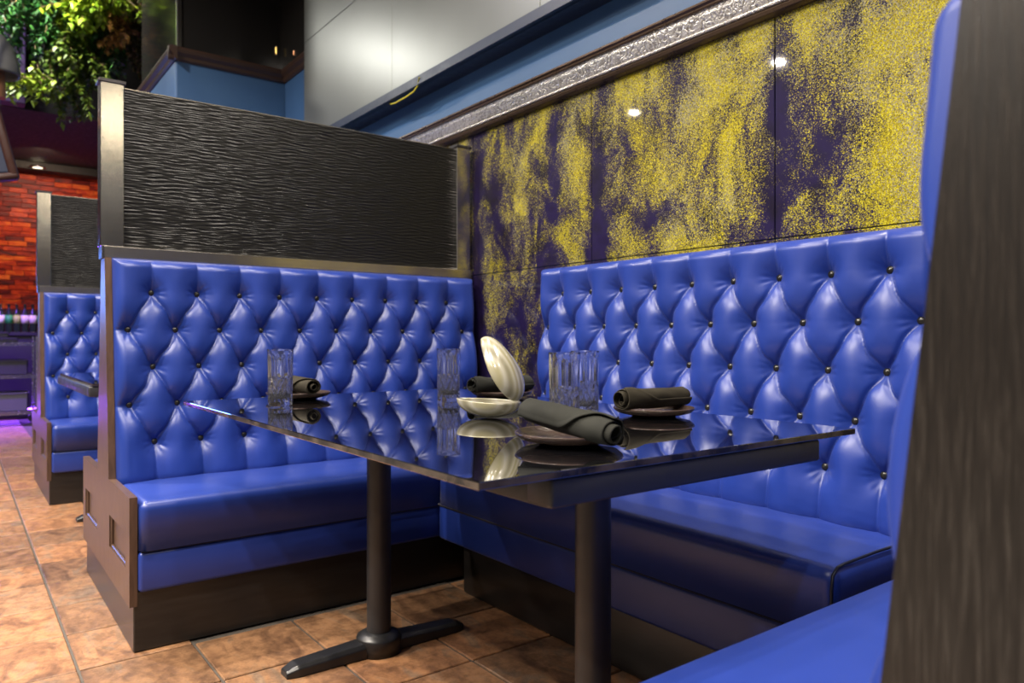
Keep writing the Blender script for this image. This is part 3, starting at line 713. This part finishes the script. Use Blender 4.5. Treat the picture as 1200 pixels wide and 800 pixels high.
# open clam shell ornament
def shell_half(name, La, Lb, H, th, mat_out, mat_in, flip=1):
    """bowl: length along x (hinge at +x), width along y, opening upward; rounded fan outline"""
    nu, nv = 40, 24; V = []; F = []
    def outline(a):   # rim radius by angle: pointed-oval, lightly scalloped
        return 1.0
    layers = []
    for layer in (0, 1):
        for i in range(nv + 1):
            q = i / nv; ph = q * PI / 2
            for j in range(nu):
                a = 2 * PI * j / nu; k = outline(a)
                rx = (La - layer * th) * math.sin(ph) * k; ry = (Lb - layer * th) * math.sin(ph) * k
                # narrower at the lip end, broad at the hinge
                xx = rx * math.cos(a); yy = ry * math.sin(a) * (0.80 + 0.20 * math.cos(a) if math.cos(a) > 0 else 0.80 + 0.34 * math.cos(a))
                z = -(H - layer * th) * math.cos(ph) ** 0.9 if q < 1 else 0.0
                z += 0.010 * (xx / La) ** 2 * 0.0
                V.append((xx, yy, z * flip))
    m = (nv + 1) * nu
    for layer in (0, 1):
        for i in range(nv):
            for j in range(nu):
                f = (layer * m + i * nu + j, layer * m + i * nu + (j + 1) % nu, layer * m + (i + 1) * nu + (j + 1) % nu, layer * m + (i + 1) * nu + j)
                F.append(f)
    for j in range(nu): F.append((nv * nu + j, nv * nu + (j + 1) % nu, m + nv * nu + (j + 1) % nu, m + nv * nu + j))
    bm_ = bmesh.new(); me = pyd(name, V, F, True); bm_.from_mesh(me); bmesh.ops.remove_doubles(bm_, verts=bm_.verts, dist=1e-5)
    bmesh.ops.recalc_face_normals(bm_, faces=bm_.faces); bm_.to_mesh(me); bm_.free()
    me.polygons.foreach_set('use_smooth', [True] * len(me.polygons)); me.materials.append(mat_out); return me
cl = thing('clam_shell', 'open pearly cream clam shell ornament in the middle of the table', 'ornament', (-1.445, 1.019, ZT), math.radians(26))
SH = shell_half('shell', 0.084, 0.066, 0.040, 0.007, M['pearl'], M['pearl_in'])
obj('lower_shell', SH, None, cl, (0, 0, 0.0412), (0, math.radians(2), 0))
hx, hz = 0.077, 0.043
ang = math.radians(118)
SU = shell_half('shell', 0.088, 0.068, 0.042, 0.007, M['pearl'], M['pearl_in'], flip=-1)
for v in SU.vertices: v.co = Vector((v.co.x - 0.086, v.co.y, v.co.z))
obj('upper_shell', SU, None, cl, (hx, 0, hz), (0, math.radians(58), 0))

# ------------------------------------------------------------------ small things overhead
cab = tag(obj('cable', tube_mesh('cable', [(-3.62, SY + 0.02, 2.236), (-3.60, SY + 0.016, 2.222), (-3.54, SY + 0.012, 2.212), (-3.42, SY + 0.010, 2.212), (-3.33, SY + 0.006, 2.216), (-3.28, SY, 2.232), (-3.25, SY - 0.008, 2.262)], 0.0042), M['yellow']),
          'short yellow cable looped under the overhead grey box', 'cable')
dl = thing('downlight', 'small round ceiling lamp on the beam above the red tile wall', 'lamp', (-10.46, 0.80, 3.0))
V, F = lathe([(0.05, 0.0), (0.085, 0.0), (0.09, -0.01), (0.085, -0.018), (0.055, -0.018), (0.05, 0.0)], 24)
obj('ring', pyd('ring', V, F, True), M['chrome'], dl)
V, F = lathe([(0.0, -0.012), (0.055, -0.014), (0.055, 0.0), (0.0, 0.0)], 24)
obj('lens', pyd('lens', V, F, True), M['lampglow'], dl)

# added post whose violet colour stands in for a light beam, and its spotlight
tag(obj('light_shaft', BM().box(-8.14, -7.98, 0.33, 0.52, 3.065, CEIL - 0.052, 0.01, 2).mesh('vshaft'), M['lightshaft']), 'added violet post standing in for a light beam between the hanging plants', 'light_shaft')
sl = thing('spotlight', 'small violet white spotlight glowing above the hanging plants', 'lamp', (-7.90, 0.44, 3.945))
obj('housing', BM().cyl((0, 0, -0.02), (0, 0, 0.20), 0.06, n=20).mesh('housing', True), M['blackplastic'], sl)
obj('lens', BM().cyl((0, 0, -0.03), (0, 0, -0.018), 0.05, n=20).mesh('lens', True), M['ledwhite'], sl)
spot_disk(-7.86, 0.44, 3.94, 6, 0.08, (0.5, 0.4, 1.0), 150)

# ------------------------------------------------------------------ hanging plants
def plant(label, x, y, ztop, strands, length, spread, leaf, mat, seed, droop=1.0, dens=85, name='hanging_plant'):
    rr = random.Random(seed); t = thing(name, label, 'plant', (x, y, ztop), 0, 'hanging plants over the bar')
    V = []; F = []; tones = []; SV = BM()
    for s in range(int(strands * 1.5)):
        bx = rr.gauss(0, 0.12); by = rr.uniform(-spread, spread); ln = length * rr.uniform(0.55, 1.0) * (1 - 0.35 * abs(by) / max(spread, 1e-3))
        px, py, pz = bx, by, 0.0; n = max(6, int(ln * dens)); dx = rr.gauss(0, .10); dy = rr.gauss(0, .10); ph = rr.uniform(0, 6)
        pts = []
        for i in range(n):
            q = i / n; cx = px + dx * q + 0.03 * math.sin(q * 9 + ph); cy = py + dy * q + 0.03 * math.cos(q * 8 + ph); cz = -ln * q
            if i % 5 == 0: pts.append((cx, cy, cz))
            for k in range(2):
                a = rr.uniform(0, 2 * PI); el = rr.uniform(-1.1, 0.35); sz = 0.78 * leaf * rr.uniform(0.6, 1.25)
                d = Vector((math.cos(a) * math.cos(el), math.sin(a) * math.cos(el), math.sin(el)))
                side = d.cross(Vector((0, 0, 1))).normalized(); nrm = side.cross(d)
                p0 = Vector((cx, cy, cz)); w = sz * 0.30
                pts5 = [p0, p0 + d * sz * .45 + side * w - nrm * sz * .02, p0 + d * sz - Vector((0, 0, sz * .25 * droop)), p0 + d * sz * .45 - side * w - nrm * sz * .02, p0 + d * sz * .48 + nrm * sz * .06]
                i0 = len(V); V += pts5; tone = min(1, max(0, rr.gauss(0.5, 0.24)))
                tones += [tone] * 5
                F += [(i0, i0 + 1, i0 + 4), (i0 + 1, i0 + 2, i0 + 4), (i0 + 2, i0 + 3, i0 + 4), (i0 + 3, i0, i0 + 4)]
        for p, q in zip(pts[:-1], pts[1:]): SV.cyl(p, q, 0.004, n=5, cap=False)
    me = pyd('foliage', V, F); at = me.attributes.new('tone', 'FLOAT', 'POINT'); at.data.foreach_set('value', tones)
    fo = obj('foliage', me, M[mat], t); fo['kind'] = 'stuff'
    obj('stems', SV.mesh('stems'), M['bark'], t)['kind'] = 'stuff'
    return t
def at(px, py, X):   # where a sight line meets the plane X (used to find real places)
    r = (px - 600) / 865.0; D = -X / (0.7976 - 0.6032 * r); return X, D * (0.6032 + 0.7976 * r), 0.95 + D * (396 - py) / 865.0
for (px, py0, py1, X, strands, spread, leaf, mat, lab, seed) in [
        (10, -10, 92, -7.5, 16, 0.12, 0.065, 'leaf_green', 'dark green hanging plant at the left edge, beside the violet light shaft', 1),
        (27, 84, 120, -7.3, 12, 0.16, 0.085, 'leaf_lime', 'low tuft of yellow green leaves beside the grey lamp shade', 2),
        (56, -10, 74, -7.45, 18, 0.10, 0.07, 'leaf_green', 'deep green hanging plant just right of the violet light shaft', 3),
        (90, 10, 120, -7.6, 26, 0.18, 0.065, 'leaf_green', 'wide mid green hanging plant filling the middle', 4),
        (84, 40, 160, -7.4, 18, 0.09, 0.075, 'leaf_olive', 'longest olive green trailing plant, reaching lowest by the steel post', 5),
        (92, -12, 46, -7.2, 12, 0.10, 0.095, 'leaf_lime', 'bright lime broad leaved plant at the top', 6),
        (127, -15, 45, -7.25, 14, 0.10, 0.075, 'leaf_lime', 'feathery lime hanging plant with a rusty tip', 7),
        (136, 24, 74, -7.3, 10, 0.06, 0.07, 'leaf_rust', 'rusty orange trailing tip below the feathery lime plant', 8),
        (122, 30, 116, -7.5, 20, 0.12, 0.07, 'leaf_green', 'green hanging plant above the steel post', 9),
        (152, -10, 106, -7.6, 16, 0.12, 0.06, 'leaf_dark', 'dark plant with rusty flecks next to the grey column', 10)]:
    x, y, z0 = at(px, py0, X); _, _, z1 = at(px, py1, X); z0 = min(z0, CEIL - 0.09)
    plant(lab, x, y, z0, strands, z0 - z1, spread, leaf, mat, seed)
# planter rail that carries them
tag(obj('planter_rail', BM().box(-8.12, -7.2, -0.2, 1.75, CEIL - 0.05, CEIL, 0.005, 1).mesh('rail'), M['ceil']), 'black planter rail under the ceiling that carries the hanging plants', 'rail')

# lamp shade and framed board at the left edge
x, y, z = at(-4, 88, -6.4)
lp = thing('pendant_lamp', 'grey dome lamp shade cut by the left edge among the leaves', 'lamp', (x, y, z))
V, F = lathe([(0.02, 0.30), (0.05, 0.28), (0.10, 0.21), (0.135, 0.10), (0.145, 0.02), (0.14, 0.0), (0.134, 0.02), (0.124, 0.10), (0.09, 0.20), (0.0, 0.27)], 40)
obj('shade', pyd('shade', V, F, True), M['greyshade'], lp)
obj('socket', BM().cyl((0, 0, -0.16), (0, 0, 0.05), 0.055, 0.05, n=24).mesh('socket', True), M['copper'], lp)
obj('cord', BM().cyl((0, 0, 0.28), (0, 0, CEIL - z), 0.006, n=8).mesh('cord', True), M['blackplastic'], lp)
x, y, z = at(-28, 156, -5.9)
sg = thing('framed_board', 'tilted red brown wooden frame with slate blue board at the left edge', 'sign', (x, y, z))
sg.rotation_euler = (math.radians(14), 0, 0)
obj('board', BM().box(-0.02, 0.02, -0.13, 0.13, -0.27, 0.26, 0.01, 2).mesh('board'), M['signblue'], sg)
fr = BM(); fr.box(-0.05, 0.05, 0.11, 0.165, -0.30, 0.26, 0.02, 3); fr.box(-0.05, 0.05, -0.165, -0.11, -0.30, 0.26, 0.02, 3); fr.box(-0.05, 0.05, -0.165, 0.165, -0.32, -0.27, 0.02, 3); fr.box(-0.05, 0.05, -0.165, 0.165, 0.24, 0.30, 0.025, 3)
obj('frame', fr.mesh('frame', True), M['signwood'], sg)
for k in range(2): obj('copper_strip', BM().box(-0.03, 0.058, -0.12, 0.12, 0.205 - 0.03 * k, 0.217 - 0.03 * k, 0.003, 1).mesh('strip'), M['copper'], sg)
obj('hanger', BM().cyl((0, 0, 0.28), (0, (CEIL - z) * 0.25, CEIL - z), 0.008, n=8).mesh('hanger', True), M['blackplastic'], sg)

# ------------------------------------------------------------------ bar: counter, bottles, trolley
bar = thing('bar_counter', 'grey bar counter below the red tile wall', 'counter', (-10.62, 0.4, 0))
obj('front', BM().box(-0.2, 0.2, -2.5, 2.3, 0, 0.98, 0.005, 1).mesh('front'), M['barfront'], bar)
obj('top', BM().box(-0.22, 0.24, -2.52, 2.32, 0.98, 1.02, 0.004, 1).mesh('top'), M['blackplastic'], bar)
obj('led_strip', BM().box(0.201, 0.212, -2.4, 2.2, 0.10, 0.12).mesh('led'), M['led'], bar)
V, F = lathe([(0.0, 0.0), (0.036, 0.0), (0.038, 0.01), (0.038, 0.21), (0.03, 0.245), (0.014, 0.265), (0.013, 0.315), (0.016, 0.318), (0.016, 0.33), (0.0, 0.33)], 20)
BOT = pyd('bottle', V, F, True); BOT.materials.append(M['bottleglass'])
lab_names = ['white', 'green', 'lime', 'cream']
V, F = lathe([(0.0385, 0.105), (0.0392, 0.105), (0.0392, 0.20), (0.0385, 0.20)], 20)
LAB = []
for i in range(4):
    me = pyd('label', V, F, True); me.materials.append(M['label%d' % i]); LAB.append(me)
place = ['leftmost', 'second', 'third', 'fourth', 'fifth', 'sixth']
for k in range(6):
    X, y, _ = at(1 + k * 9.4, 380, -10.5); li = [0, 1, 2, 0, 3, 1][k]
    t = thing('bottle', '%s bottle from the left on the bar, with a %s label' % (place[k], lab_names[li]), 'bottle', (X, y, 1.02), 0, 'bottles on the bar')
    obj('glass', BOT, None, t); obj('paper_label', LAB[li], None, t)
tr_ = thing('serving_trolley', 'chrome wire serving trolley on casters before the bar', 'trolley', (-9.75, 0.36, 0))
for (xx, yy) in ((-0.24, -0.36), (-0.24, 0.36), (0.24, -0.36), (0.24, 0.36)):
    obj('upright', BM().cyl((xx, yy, 0.12), (xx, yy, 0.97), 0.0125, n=12).mesh('upright', True), M['chrome'], tr_)
    c = obj('caster', BM().cyl((xx - 0.016, yy, 0.05), (xx + 0.016, yy, 0.05), 0.05, n=20).mesh('wheel', True), M['greyplastic'], tr_)
    obj('caster_fork', BM().box(xx - 0.026, xx + 0.026, yy - 0.02, yy + 0.02, 0.06, 0.13, 0.004, 1).mesh('fork'), M['chrome'], c)
for z in (0.16, 0.55, 0.90):
    b = BM()
    for (xa, xb, ya, yb) in ((-0.25, 0.25, -0.37, -0.358), (-0.25, 0.25, 0.358, 0.37), (-0.25, -0.238, -0.37, 0.37), (0.238, 0.25, -0.37, 0.37)):
        b.box(xa, xb, ya, yb, z - 0.03, z - 0.018); b.box(xa, xb, ya, yb, z - 0.008, z + 0.002)
    for i in range(21): b.box(-0.245, 0.245, -0.35 + i * 0.035 - 0.002, -0.35 + i * 0.035 + 0.002, z - 0.008, z - 0.002)
    obj('shelf', b.mesh('shelf'), M['chrome'], tr_)
def tray(label, x, y, z, lx, ly, h, mat, name='tray', cat='tray'):
    t = thing(name, label, cat, (x, y, z)); b = BM()
    b.box(-lx, lx, -ly, ly, 0, 0.008); b.box(-lx, lx, -ly, -ly + 0.008, 0, h); b.box(-lx, lx, ly - 0.008, ly, 0, h); b.box(-lx, -lx + 0.008, -ly, ly, 0, h); b.box(lx - 0.008, lx, -ly, ly, 0, h)
    obj('body', b.mesh('body'), mat, t)
    r = BM(); r.box(-lx - .012, lx + .012, -ly - .012, -ly + .004, h - .012, h); r.box(-lx - .012, lx + .012, ly - .004, ly + .012, h - .012, h); r.box(-lx - .012, -lx + .004, -ly - .012, ly + .012, h - .012, h); r.box(lx - .004, lx + .012, -ly - .012, ly + .012, h - .012, h)
    obj('rim', r.mesh('rim'), mat, t)
tray('lower black tray on the top shelf of the trolley', -9.75, 0.28, 0.903, 0.2, 0.27, 0.05, M['blackplastic'])
tray('upper black tray stacked on the top shelf of the trolley', -9.75, 0.23, 0.955, 0.2, 0.24, 0.06, M['blackplastic'])
tray('black bin on the middle shelf of the trolley', -9.75, 0.42, 0.553, 0.19, 0.22, 0.16, M['blackplastic'], 'bin', 'bin')
tray('grey bin on the bottom shelf of the trolley', -9.72, 0.42, 0.163, 0.19, 0.22, 0.20, M['greyplastic'], 'bin', 'bin')
